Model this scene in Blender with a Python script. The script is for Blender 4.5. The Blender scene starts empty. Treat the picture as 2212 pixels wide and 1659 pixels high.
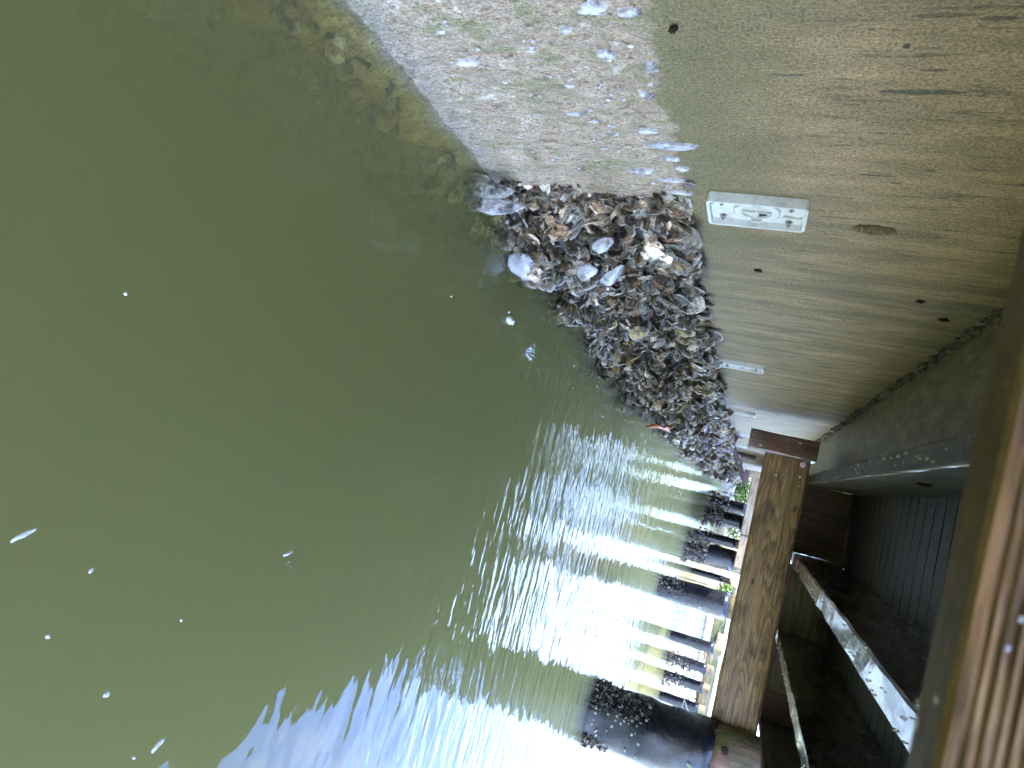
import bpy, bmesh, math, random
import numpy as np
from mathutils import Vector, Matrix, noise as mnoise
random.seed(7); rng = np.random.default_rng(7)
sc = bpy.context.scene
S = 0.6                       # metres per layout unit; layout: X from wall out over the water, Y along wall, Z up from lens
WZ = -1.18                    # water level in layout units
def w(x, y, z): return (x*S, y*S, (z-WZ)*S)

# ------------------------------------------------------------------ camera, world, sun, exposure
cam_d = bpy.data.cameras.new('camera'); cam = bpy.data.objects.new('camera', cam_d); sc.collection.objects.link(cam)
def calib():
    p = np.array([829.5, 1106.]); a = np.array((1062., 600.))-p; b = np.array((85., 4700.))-p
    f = math.sqrt(-(a@b))
    Y = np.array([a[0], -a[1], -f]); Y /= np.linalg.norm(Y)
    Z = -np.array([b[0], -b[1], -f]); Z /= np.linalg.norm(Z)
    return f, np.array([np.cross(Y, Z), Y, Z])
f, M = calib()
R = Matrix(((M[0][1], -M[0][0], M[0][2]), (M[1][1], -M[1][0], M[1][2]), (M[2][1], -M[2][0], M[2][2])))
cam.matrix_world = Matrix.Translation(Vector(w(1, 0, 0))) @ R.to_4x4()
cam_d.sensor_width = 36; cam_d.lens = f/2212*36; cam_d.clip_start = 0.01; cam_d.clip_end = 2000
cam_d.dof.use_dof = True; cam_d.dof.focus_distance = 1.75; cam_d.dof.aperture_fstop = 9
sc.camera = cam
SUN_EL, SUN_AZ = 30, 260      # azimuth of the sun, measured from +Y clockwise
wd = bpy.data.worlds.new('World'); sc.world = wd; wd.use_nodes = True
nt = wd.node_tree; bg = nt.nodes['Background']
sky = nt.nodes.new('ShaderNodeTexSky'); sky.sky_type = 'NISHITA'; sky.sun_disc = False
sky.sun_elevation = math.radians(SUN_EL); sky.sun_rotation = math.radians(SUN_AZ); sky.dust_density = .3; sky.ozone_density = 5
# thin clouds high in the sky
tc = nt.nodes.new('ShaderNodeTexCoord'); cn = nt.nodes.new('ShaderNodeTexNoise'); cn.inputs['Scale'].default_value = 2.2; cn.inputs['Detail'].default_value = 6
mp = nt.nodes.new('ShaderNodeMapping'); mp.inputs['Scale'].default_value = (1, 1, 2.5)
cr = nt.nodes.new('ShaderNodeValToRGB'); cr.color_ramp.elements[0].position = .38; cr.color_ramp.elements[1].position = .72
mx = nt.nodes.new('ShaderNodeMix'); mx.data_type = 'RGBA'; mx.inputs[7].default_value = (4.6, 5.8, 10.5, 1)
nt.links.new(tc.outputs['Generated'], mp.inputs[0]); nt.links.new(mp.outputs[0], cn.inputs['Vector']); nt.links.new(cn.outputs[0], cr.inputs[0])
nt.links.new(cr.outputs[0], mx.inputs[0]); nt.links.new(sky.outputs[0], mx.inputs[6]); # the clear sky facing away from the sun is a deeper blue above the horizon haze
dt = nt.nodes.new('ShaderNodeVectorMath'); dt.operation = 'DOT_PRODUCT'; dt.inputs[1].default_value = (.50, .70, .50)
mr1 = nt.nodes.new('ShaderNodeMapRange'); mr1.interpolation_type = 'SMOOTHSTEP'; mr1.inputs[1].default_value = .80; mr1.inputs[2].default_value = .96
sz = nt.nodes.new('ShaderNodeSeparateXYZ'); mr2 = nt.nodes.new('ShaderNodeMapRange'); mr2.interpolation_type = 'SMOOTHSTEP'; mr2.inputs[1].default_value = .27; mr2.inputs[2].default_value = .42
mm = nt.nodes.new('ShaderNodeMath'); mm.operation = 'MULTIPLY'; mx2 = nt.nodes.new('ShaderNodeMix'); mx2.data_type = 'RGBA'
cl2 = nt.nodes.new('ShaderNodeMix'); cl2.data_type = 'RGBA'; cl2.inputs[6].default_value = (1.5, 2.7, 7.8, 1); cl2.inputs[7].default_value = (3.2, 3.9, 7.6, 1)
n2 = nt.nodes.new('ShaderNodeTexNoise'); n2.inputs['Scale'].default_value = 7; n2.inputs['Detail'].default_value = 5; cr2 = nt.nodes.new('ShaderNodeValToRGB'); cr2.color_ramp.elements[0].position = .45; cr2.color_ramp.elements[1].position = .68
nt.links.new(tc.outputs['Generated'], dt.inputs[0]); nt.links.new(tc.outputs['Generated'], sz.inputs[0]); nt.links.new(tc.outputs['Generated'], n2.inputs['Vector'])
nt.links.new(dt.outputs['Value'], mr1.inputs[0]); nt.links.new(sz.outputs[2], mr2.inputs[0]); nt.links.new(mr1.outputs[0], mm.inputs[0]); nt.links.new(mr2.outputs[0], mm.inputs[1])
nt.links.new(n2.outputs[0], cr2.inputs[0]); nt.links.new(cr2.outputs[0], cl2.inputs[0]); nt.links.new(mm.outputs[0], mx2.inputs[0]); nt.links.new(mx.outputs[2], mx2.inputs[6]); nt.links.new(cl2.outputs[2], mx2.inputs[7])
nt.links.new(mx2.outputs[2], bg.inputs[0])
bg.inputs[1].default_value = 0.15
sd = bpy.data.lights.new('sun', 'SUN'); so = bpy.data.objects.new('sun', sd); sc.collection.objects.link(so)
sd.energy = 2.0; sd.angle = math.radians(0.53); sd.color = (1, .95, .87)
el, az = math.radians(SUN_EL), math.radians(SUN_AZ)
so.rotation_euler = Vector((math.sin(az)*math.cos(el), math.cos(az)*math.cos(el), math.sin(el))).to_track_quat('Z', 'Y').to_euler()
sc.view_settings.view_transform = 'Standard'; sc.view_settings.look = 'None'; sc.view_settings.gamma = 1
sc.view_settings.exposure = 3.4
cy = sc.cycles
cy.max_bounces = 12; cy.diffuse_bounces = 4; cy.glossy_bounces = 4; cy.transmission_bounces = 6; cy.transparent_max_bounces = 12
cy.volume_bounces = 8; cy.caustics_reflective = False; cy.caustics_refractive = False; cy.sample_clamp_indirect = 6
cy.use_denoising = True

# ------------------------------------------------------------------ node helper
class NT:
    def __init__(s, name):
        s.m = bpy.data.materials.new(name); s.m.use_nodes = True; s.t = s.m.node_tree; s.t.nodes.clear()
        s.out = s.t.nodes.new('ShaderNodeOutputMaterial'); s._obj = None
    def n(s, typ, **k):
        q = s.t.nodes.new(typ)
        for a, b in k.items(): setattr(q, a, b)
        return q
    def put(s, sock, v):
        if isinstance(v, bpy.types.NodeSocket): s.t.links.new(v, sock)
        elif v is not None:
            if sock.type == 'RGBA' and not hasattr(v, '__len__'): v = (v, v, v, 1)
            if sock.type == 'RGBA' and len(v) == 3: v = (*v, 1)
            sock.default_value = v
    def obj(s):
        if not s._obj: s._obj = s.n('ShaderNodeTexCoord').outputs['Object']
        return s._obj
    def pos(s): return s.n('ShaderNodeNewGeometry').outputs['Position']
    def mapn(s, vec, scale=(1, 1, 1), loc=(0, 0, 0), rot=(0, 0, 0)):
        q = s.n('ShaderNodeMapping'); s.put(q.inputs[0], vec); q.inputs['Scale'].default_value = scale; q.inputs['Location'].default_value = loc
        q.inputs['Rotation'].default_value = rot; return q.outputs[0]
    def noise(s, vec, scale, detail=4, rough=.55, dist=0, color=False):
        q = s.n('ShaderNodeTexNoise'); s.put(q.inputs['Vector'], vec); q.inputs['Scale'].default_value = scale
        q.inputs['Detail'].default_value = detail; q.inputs['Roughness'].default_value = rough; q.inputs['Distortion'].default_value = dist
        return q.outputs[1 if color else 0]
    def vor(s, vec, scale, rand=1, feature='F1', out='Distance'):
        q = s.n('ShaderNodeTexVoronoi', feature=feature); s.put(q.inputs['Vector'], vec); q.inputs['Scale'].default_value = scale
        q.inputs['Randomness'].default_value = rand; return q.outputs[out]
    def ramp(s, v, stops, interp='LINEAR'):
        q = s.n('ShaderNodeValToRGB'); q.color_ramp.interpolation = interp
        e = q.color_ramp.elements
        while len(e) < len(stops): e.new(.5)
        for i, (p, c) in enumerate(stops):
            e[i].position = p
            if not hasattr(c, '__len__'): c = (c, c, c)
            e[i].color = (*c, 1)
        s.put(q.inputs[0], v); return q.outputs[0]
    def mix(s, fac, a, b, mode='MIX'):
        q = s.n('ShaderNodeMix', data_type='RGBA', blend_type=mode); s.put(q.inputs[0], fac); s.put(q.inputs[6], a); s.put(q.inputs[7], b)
        return q.outputs[2]
    def math(s, op, a, b=None, c=None, clamp=False):
        q = s.n('ShaderNodeMath', operation=op, use_clamp=clamp); s.put(q.inputs[0], a)
        if b is not None: s.put(q.inputs[1], b)
        if c is not None: s.put(q.inputs[2], c)
        return q.outputs[0]
    def mr(s, v, a, b, c=0., d=1., smooth=True):
        q = s.n('ShaderNodeMapRange', interpolation_type='SMOOTHSTEP' if smooth else 'LINEAR'); s.put(q.inputs[0], v)
        for i, x in enumerate((a, b, c, d)): s.put(q.inputs[1+i], x)
        return q.outputs[0]
    def sep(s, v):
        q = s.n('ShaderNodeSeparateXYZ'); s.put(q.inputs[0], v); return q.outputs
    def comb(s, x, y, z):
        q = s.n('ShaderNodeCombineXYZ')
        for i, v in enumerate((x, y, z)): s.put(q.inputs[i], v)
        return q.outputs[0]
    def attr(s, name, out='Fac'):
        q = s.n('ShaderNodeAttribute', attribute_name=name); return q.outputs[out]
    def bump(s, h, strength=.5, dist=.01, normal=None):
        q = s.n('ShaderNodeBump'); q.inputs['Strength'].default_value = strength; q.inputs['Distance'].default_value = dist
        s.put(q.inputs['Height'], h)
        if normal is not None: s.put(q.inputs['Normal'], normal)
        return q.outputs[0]
    def pbr(s, color, rough=.6, normal=None, spec=.5, metal=0, coat=0, coat_rough=.1, emis=None):
        q = s.n('ShaderNodeBsdfPrincipled'); color = s.mix(1, color, (.98, .96, .91, 1), 'MULTIPLY'); s.put(q.inputs['Base Color'], color); s.put(q.inputs['Roughness'], rough)
        s.put(q.inputs['Specular IOR Level'], spec); s.put(q.inputs['Metallic'], metal); s.put(q.inputs['Coat Weight'], coat); s.put(q.inputs['Coat Roughness'], coat_rough)
        if normal is not None: s.put(q.inputs['Normal'], normal)
        s.t.links.new(q.outputs[0], s.out.inputs[0]); return q

# ------------------------------------------------------------------ materials
def m_wall():
    t = NT('seawall_concrete'); P = t.pos(); x, y, z = t.sep(P)
    zu = t.math('MULTIPLY_ADD', z, 1/S, WZ); yu = t.math('MULTIPLY', y, 1/S)
    streak = t.noise(t.mapn(P, (1, 9, .8)), 1.6, 6, .6); streakf = t.noise(t.mapn(P, (1, 40, 3)), 1.5, 5, .6)
    big = t.noise(P, 3.2, 4); fine = t.noise(P, 260, 3, .6); med = t.noise(P, 60, 5, .65)
    tan = t.mix(t.ramp(t.noise(t.mapn(P, (1, 2.5, 1)), 4.5, 6, .65), [(.38, 0.), (.6, 1.)]), (.31, .225, .125), (.48, .345, .205))
    grn = t.mix(streakf, (.085, .09, .055), (.20, .185, .11))
    gmask = t.math('MULTIPLY', t.ramp(streak, [(.38, .1), (.64, .9)]), t.mr(yu, 2.0, 3.3, .35, .95))
    pale = t.mix(streakf, (.24, .22, .14), (.38, .31, .22))
    base = t.mix(gmask, tan, grn)
    pm = t.math('MULTIPLY', t.ramp(t.noise(t.mapn(P, (1, 14, .9), (3, 1, 5)), 1.4, 5), [(.5, 0.), (.68, 1.)]), t.mr(yu, 2.7, 3.8, 0., .9))
    base = t.mix(pm, base, pale)
    # yellow-green algae band over the tide line
    zj = t.math('ADD', zu, t.math('MULTIPLY', t.math('SUBTRACT', t.noise(t.mapn(P, (1, 1, .5)), 7, 6, .6), .5), .5))
    am = t.math('MULTIPLY', t.math('MULTIPLY', t.mr(zj, .10, -.30), .8), t.mr(yu, 2.3, 4., 1., .45))
    algae = t.mix(med, (.11, .098, .038), (.225, .19, .09))
    base = t.mix(am, base, algae)
    soil = t.math('MULTIPLY', t.ramp(t.noise(t.mapn(P, (1, 3., 1), (2, 5, 1)), 5, 6, .68), [(.46, 0.), (.66, .6)]), t.mr(yu, 1.8, 3.2, .3, 1.))
    base = t.mix(soil, base, t.mix(med, (.075, .08, .055), (.17, .16, .11)))
    # dark old streaks
    dk = t.math('MULTIPLY', t.ramp(t.noise(t.mapn(P, (1, 26, 3.2), (0, 2.3, 1)), 1.9, 5, .65), [(.565, 0.), (.62, .85)]), t.ramp(med, [(.35, .3), (.6, 1.)]))
    base = t.mix(t.math('MULTIPLY', dk, t.mr(zu, -.2, .1)), base, (.10, .095, .06))
    spk = t.ramp(t.vor(P, 22), [(.07, 1.), (.12, 0.)]); base = t.mix(t.math('MULTIPLY', spk, t.ramp(t.noise(P, 9), [(.5, 0.), (.6, .8)])), base, (.11, .09, .08))
    spk2 = t.ramp(t.vor(P, 60), [(.1, 1.), (.16, 0.)]); base = t.mix(t.math('MULTIPLY', spk2, t.ramp(t.noise(P, 13), [(.5, 0.), (.58, .55)])), base, (.13, .12, .08))
    nzz = t.math('SUBTRACT', t.noise(t.mapn(P, (1, 1, .35)), 60, 4, .7), .5)
    for (a, c0, c1, w_, col_, k) in ((1.636, .109, .283, .012, (.07, .075, .05), .8), (1.466, .125, .14, .010, (.05, .05, .03), .95), (1.472, .14, .20, .005, (.12, .1, .07), .6), (1.59, .0, .05, .004, (.09, .08, .05), .7), (1.37, .12, .25, .007, (.08, .08, .05), .7),
                             (1.38, .24, .31, .008, (.06, .05, .05), .7), (2.07, .13, .23, .006, (.06, .065, .05), .75), (2.11, .22, .25, .007, (.10, .05, .07), .8), (1.578, -.15, -.06, .005, (.07, .07, .05), .8), (2.488, .19, .285, .040, (.09, .08, .04), .55), (2.49, .0, .5, .03, (.10, .11, .07), .45), (1.55, .17, .23, .006, (.12, .06, .08), .7), (2.02, .29, .32, .006, (.07, .07, .06), .8), (5.1, .3, .4, .02, (.05, .05, .03), .7), (7.2, .33, .45, .035, (.05, .05, .03), .7)):  # the ellipse at the hole paints the pit's shade into the concrete colour
        dy = t.math('DIVIDE', t.math('SUBTRACT', yu, a), w_); cz0 = (c0+c1)/2; hz = (c1-c0)/2
        dz_ = t.math('DIVIDE', t.math('SUBTRACT', zu, cz0), hz)
        q = t.math('ADD', t.math('ADD', t.math('MULTIPLY', dy, dy), t.math('POWER', t.math('ABSOLUTE', dz_), 4.)), t.math('MULTIPLY', nzz, 3.4))
        base = t.mix(t.mr(q, 1.2, .3, 0., k), base, col_)
    # scraped and crusted tide zone
    sx = t.mapn(P, (1, 1.8, 1)); dst = t.noise(P, 12, 4, .6, color=True); sv = t.mix(.06, sx, dst, 'ADD')
    c = t.noise(sv, 22, 7, .68, 1.2)
    scr = t.ramp(c, [(.30, (.12, .09, .065)), (.40, (.30, .20, .13)), (.47, (.52, .39, .27)), (.53, (.38, .27, .17)), (.58, (.49, .38, .27)), (.66, (.70, .58, .47)), (.76, (.78, .75, .74))])
    gr = t.math('MULTIPLY', t.ramp(t.noise(t.mapn(P, (1, 1.6, 1), (4, 0, 2)), 11, 5, .6, .8), [(.52, 0.), (.62, .8)]), t.ramp(c, [(.3, .5), (.6, 1.)]))
    scr = t.mix(gr, scr, (.24, .24, .10))
    ring = t.n('ShaderNodeTexWave', wave_type='RINGS'); t.put(ring.inputs['Vector'], t.mapn(P, (0, 5, 5))); ring.inputs['Scale'].default_value = 2.5; ring.inputs['Distortion'].default_value = 14; ring.inputs['Detail'].default_value = 4
    scr = t.mix(t.math('MULTIPLY', t.ramp(ring.outputs[1], [(.6, 0.), (.9, 1.)]), .25), scr, (.62, .52, .44))
    dots = t.ramp(t.vor(sv, 38), [(.1, 1.), (.17, 0.)]); scr = t.mix(t.math('MULTIPLY', dots, t.ramp(t.noise(P, 15), [(.54, 0.), (.64, .8)])), scr, (.72, .72, .76))
    dd = t.ramp(t.vor(t.mapn(sv, (1, 1, 1), (5, 2, 1)), 30), [(.08, 1.), (.14, 0.)]); scr = t.mix(t.math('MULTIPLY', dd, t.ramp(t.noise(P, 11, 4), [(.52, 0.), (.6, .9)])), scr, (.1, .09, .08))
    zk = t.math('ADD', zu, t.math('MULTIPLY', t.math('SUBTRACT', t.noise(P, 14, 5, .6), .5), .17))
    sm = t.mr(zk, -.395, -.435)
    col = t.mix(sm, base, scr)
    grey = t.math('MULTIPLY', t.mr(zu, -1.03, -1.17), .5); col = t.mix(grey, col, t.mix(c, (.10, .10, .08), (.36, .34, .29))); col = t.mix(t.mr(zk, -1.19, -1.27), col, t.mix(t.ramp(c, [(.35, 0.), (.65, 1.)]), (.20, .14, .07), (.60, .47, .30)))
    grain = t.ramp(t.math('ADD', t.math('MULTIPLY', fine, .6), t.math('MULTIPLY', t.noise(t.mapn(P, (1, 2.5, 1)), 110, 3, .6), .4)), [(.38, .5), (.5, 1.), (.62, 1.5)]); col = t.mix(1, col, grain, 'MULTIPLY')
    h = t.math('ADD', t.math('MULTIPLY', fine, .35), t.math('MULTIPLY', med, .5))
    h2 = t.math('MULTIPLY', t.math('ADD', c, t.math('MULTIPLY', dots, .4)), 2.6)
    hm = t.n('ShaderNodeMix'); t.put(hm.inputs[0], sm); t.put(hm.inputs[2], h); t.put(hm.inputs[3], h2)
    rough = t.mr(sm, 0, 1, .78, .32, False)
    t.pbr(col, rough, t.bump(hm.outputs[0], .9, .004), .4); return t.m

def m_cap():
    t = NT('cap_concrete'); P = t.pos()
    n = t.noise(t.mapn(P, (5, 1.4, 1)), 5, 6, .65); f2 = t.noise(P, 120, 4)
    c = t.ramp(n, [(.3, (.11, .11, .07)), (.5, (.21, .205, .14)), (.7, (.34, .32, .23))])
    c = t.mix(t.ramp(t.vor(t.mapn(P, (1, .6, 1)), 50), [(.1, .8), (.2, 0.)]), c, (.34, .31, .16))
    sp = t.math('MULTIPLY', t.ramp(t.vor(t.mapn(P, (.6, 1, 1)), 70), [(.1, 1.), (.18, 0.)]), t.ramp(t.noise(P, 9), [(.5, 0.), (.62, 1.)]))
    c = t.mix(sp, c, (.02, .02, .02))
    t.pbr(c, t.ramp(f2, [(.35, .25), (.6, .6)]), t.bump(t.math('ADD', f2, n), .6, .004), .5); return t.m

def m_wood(name, cols, axis=0, scale=1., wet=0., green=0., red=0., grain=1., rough=.65, under=False, spec=.5):
    """timber with the grain running along one axis (object space)"""
    t = NT(name); P = t.pos()
    sc3 = [34, 34, 34]; sc3[axis] = .6
    sc3 = tuple(v*scale for v in sc3)
    warp = t.noise(P, 3.5*scale, 3, color=True); v = t.mix(.05, P, warp, 'ADD')
    g1 = t.noise(t.mapn(v, sc3), 1.5, 7, .62); sb = [7*scale]*3; sb[axis] = .45*scale
    g2 = t.noise(t.mapn(v, tuple(sb)), 1.2, 2, .4, .35)
    rings = t.math('FRACT', t.math('MULTIPLY', g2, 22.))
    rg = t.ramp(rings, [(0, .25), (.7, 1.), (.93, .35), (1, .25)])
    c = t.ramp(g1, [(.28, cols[0]), (.5, cols[1]), (.72, cols[2])])
    c = t.mix(.75*grain, c, t.mix(1, c, rg, 'MULTIPLY'))
    if green: c = t.mix(t.math('MULTIPLY', t.ramp(t.noise(P, 7*scale, 5), [(.45, 0.), (.62, 1.)]), green), c, (.11, .16, .03))
    if red: c = t.mix(t.math('MULTIPLY', t.ramp(t.noise(P, 6*scale, 4, .5, .3), [(.5, 0.), (.6, 1.)]), red), c, (.20, .035, .03))
    stain = t.ramp(t.noise(t.mapn(P, tuple(2.5 if i == axis else 6 for i in range(3)), (1, 7, 3)), 1.4, 5), [(.52, 0.), (.68, .75)])
    c = t.mix(stain, c, t.mix(1, c, (.3, .32, .28, 1), 'MULTIPLY'))
    knots = t.ramp(t.vor(t.mapn(v, tuple(2.2 if i == axis else 7 for i in range(3)), (.7, .3, .2)), 1.6), [(.07, 1.), (.13, 0.)])
    c = t.mix(t.math('MULTIPLY', knots, .8), c, (.03, .018, .01))
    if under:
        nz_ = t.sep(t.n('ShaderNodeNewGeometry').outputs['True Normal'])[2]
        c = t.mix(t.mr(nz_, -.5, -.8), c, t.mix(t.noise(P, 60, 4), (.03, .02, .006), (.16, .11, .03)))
    h = t.math('ADD', g1, t.math('MULTIPLY', rg, .5))
    r = t.ramp(t.noise(P, 25, 4), [(.4, max(.08, rough-.35*wet)), (.65, rough)])
    t.pbr(c, r, t.bump(h, .5, .003), spec, coat=wet, coat_rough=.12); return t.m

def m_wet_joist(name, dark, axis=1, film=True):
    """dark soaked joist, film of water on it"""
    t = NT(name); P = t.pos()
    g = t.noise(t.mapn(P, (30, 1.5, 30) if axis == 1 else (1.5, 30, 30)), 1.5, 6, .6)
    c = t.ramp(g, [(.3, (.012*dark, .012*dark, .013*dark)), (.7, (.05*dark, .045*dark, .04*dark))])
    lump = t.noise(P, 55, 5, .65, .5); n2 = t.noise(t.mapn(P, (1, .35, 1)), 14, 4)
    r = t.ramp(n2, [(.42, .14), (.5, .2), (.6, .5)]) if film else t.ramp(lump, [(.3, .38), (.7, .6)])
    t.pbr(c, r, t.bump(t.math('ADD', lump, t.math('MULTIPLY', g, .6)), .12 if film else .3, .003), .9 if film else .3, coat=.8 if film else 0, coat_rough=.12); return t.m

def m_sleeve():
    t = NT('black_pile_wrap'); P = t.pos()
    n = t.noise(t.mapn(P, (1, 1, .5)), 9, 6, .6, 1.); sp = t.math('MULTIPLY', t.ramp(t.vor(P, 75), [(.13, 1.), (.22, 0.)]), t.ramp(t.noise(P, 12), [(.56, 0.), (.66, 1.)]))
    c = t.ramp(n, [(.35, (.004, .005, .008)), (.7, (.012, .013, .018))]); c = t.mix(t.math('MULTIPLY', sp, .25), c, (.2, .19, .17))
    t.pbr(c, t.ramp(t.noise(P, 18, 5), [(.3, .2), (.7, .36)]), t.bump(t.math('ADD', n, t.math('MULTIPLY', t.noise(P, 120), .03)), .2, .02), .45); return t.m

def m_shell(name='oyster_shell', inner=False):
    t = NT(name); tone = t.attr('tone'); rad = t.attr('rad'); P = t.pos(); col = t.attr('col', 'Color')
    rings = t.math('FRACT', t.math('ADD', t.math('MULTIPLY', rad, 4.), t.math('MULTIPLY', t.noise(P, 42, 5), 4.)))
    n = t.noise(P, 75, 5, .65)
    sh = t.ramp(t.math('ADD', t.math('MULTIPLY', rings, .25), t.math('MULTIPLY', n, .95)), [(.25, .15), (.5, .7), (.72, 1.2), (.95, 2.2)])
    c = t.mix(1, col, sh, 'MULTIPLY')
    c = t.mix(t.math('MULTIPLY', t.ramp(t.noise(P, 28, 4), [(.52, 0.), (.66, 1.)]), .55), c, (.19, .15, .045))
    c = t.mix(t.math('MULTIPLY', t.ramp(rad, [(.8, 0.), (.98, .8)]), t.mr(tone, .3, .9)), c, (.60, .57, .53))
    c = t.mix(t.math('MULTIPLY', t.ramp(t.noise(P, 40, 4), [(.50, 0.), (.60, 1.)]), .85), c, (.018, .013, .009))
    t.pbr(c, t.ramp(n, [(.35, .18), (.6, .5)]), t.bump(t.math('ADD', t.math('MULTIPLY', rings, .6), t.math('MULTIPLY', n, 1.6)), .9, .004), .65); return t.m

def m_simple(name, col, rough=.5, var=.3, scale=30, spec=.5, metal=0, bump=.3, coat=0, dirt=0):
    t = NT(name); P = t.pos(); n = t.noise(P, scale, 5, .6)
    c = t.mix(1, (*col, 1), t.ramp(n, [(.25, 1-var), (.75, 1+var)]), 'MULTIPLY')
    if dirt: c = t.mix(t.math('MULTIPLY', t.ramp(t.noise(P, 35, 5), [(.5, 0.), (.62, 1.)]), dirt), c, (.16, .12, .08))
    t.pbr(c, t.ramp(t.noise(P, scale*1.7, 3), [(.3, rough*.75), (.7, min(1, rough*1.2))]), t.bump(n, bump, .003), spec, metal, coat); return t.m

WDOTS = [(.589, 2.353), (.775, 2.562), (.472, 2.829), (.556, 3.172), (1.48, 1.62)]
def m_water():
    t = NT('green_water'); P = t.pos(); x, y, z = t.sep(P)
    yu = t.math('MULTIPLY', y, 1/S); xu = t.math('MULTIPLY', x, 1/S)
    P2 = t.comb(x, y, 0.)
    big = t.noise(t.mapn(P2, (1, 1.3, 1), rot=(0, 0, .5)), 3.2, 3, .5)
    rip = t.noise(t.mapn(P2, (.55, 1.7, 1), rot=(0, 0, .15)), 11, 1.5, .45, .3)
    fin = t.noise(t.mapn(P2, (.8, 2.0, 1), rot=(0, 0, -.1)), 34, 1, .5)
    d = t.math('ADD', yu, t.math('MULTIPLY', xu, .9))
    far = t.mr(d, 3.3, 5.6, .04, 1.)
    calm = t.mr(yu, 5., 11., 1., .25)
    h = t.math('MULTIPLY', t.math('MULTIPLY', big, t.mr(d, 1.5, 4.5, .6, 1.)), .008)
    h = t.math('ADD', h, t.math('MULTIPLY', t.math('MULTIPLY', t.math('MULTIPLY', rip, far), calm), .0085))
    h = t.math('ADD', h, t.math('MULTIPLY', t.math('MULTIPLY', t.math('MULTIPLY', fin, far), calm), .0009))
    swirl = t.noise(t.mapn(P2, (1, 1.3, 1), (3, 1, 0), (0, 0, .4)), 5.5, 1, .4, .6)
    h = t.math('ADD', h, t.math('MULTIPLY', t.math('MULTIPLY', swirl, t.math('MULTIPLY', t.mr(xu, 1.55, 2.3), calm)), .006))
    for i, (a, b) in enumerate(WDOTS):
        q = t.n('ShaderNodeVectorMath', operation='DISTANCE'); t.put(q.inputs[0], P2); q.inputs[1].default_value = (a*S, b*S, 0)
        r = q.outputs['Value']; L = .013
        wv = t.math('SINE', t.math('MULTIPLY', r, 2*math.pi/L)); env = t.mr(r, 0.01, .085, 1., 0.)
        h = t.math('ADD', h, t.math('MULTIPLY', t.math('MULTIPLY', wv, env), .00045))
    nb = t.bump(h, 1., 1.)
    fr = t.n('ShaderNodeFresnel'); t.put(fr.inputs[0], t.mr(t.n('ShaderNodeNewGeometry').outputs['Backfacing'], 0, 1, 1.33, 1/1.33, False)); t.put(fr.inputs[1], nb)
    tr = t.n('ShaderNodeBsdfTransparent'); gl = t.n('ShaderNodeBsdfGlossy'); gl.inputs['Roughness'].default_value = .0; t.put(gl.inputs['Normal'], nb)
    mx = t.n('ShaderNodeMixShader'); t.put(mx.inputs[0], fr.outputs[0]); t.t.links.new(tr.outputs[0], mx.inputs[1]); t.t.links.new(gl.outputs[0], mx.inputs[2])
    t.t.links.new(mx.outputs[0], t.out.inputs[0])
    sca = t.n('ShaderNodeVolumeScatter'); sca.inputs['Color'].default_value = (1, 1, 1, 1); sca.inputs['Density'].default_value = 2.3; sca.inputs['Anisotropy'].default_value = .2
    ab = t.n('ShaderNodeVolumeAbsorption'); ab.inputs['Color'].default_value = (.85, .825, .24, 1); ab.inputs['Density'].default_value = 8.0
    ad = t.n('ShaderNodeAddShader'); t.t.links.new(sca.outputs[0], ad.inputs[0]); t.t.links.new(ab.outputs[0], ad.inputs[1]); t.t.links.new(ad.outputs[0], t.out.inputs['Volume'])
    return t.m

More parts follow.
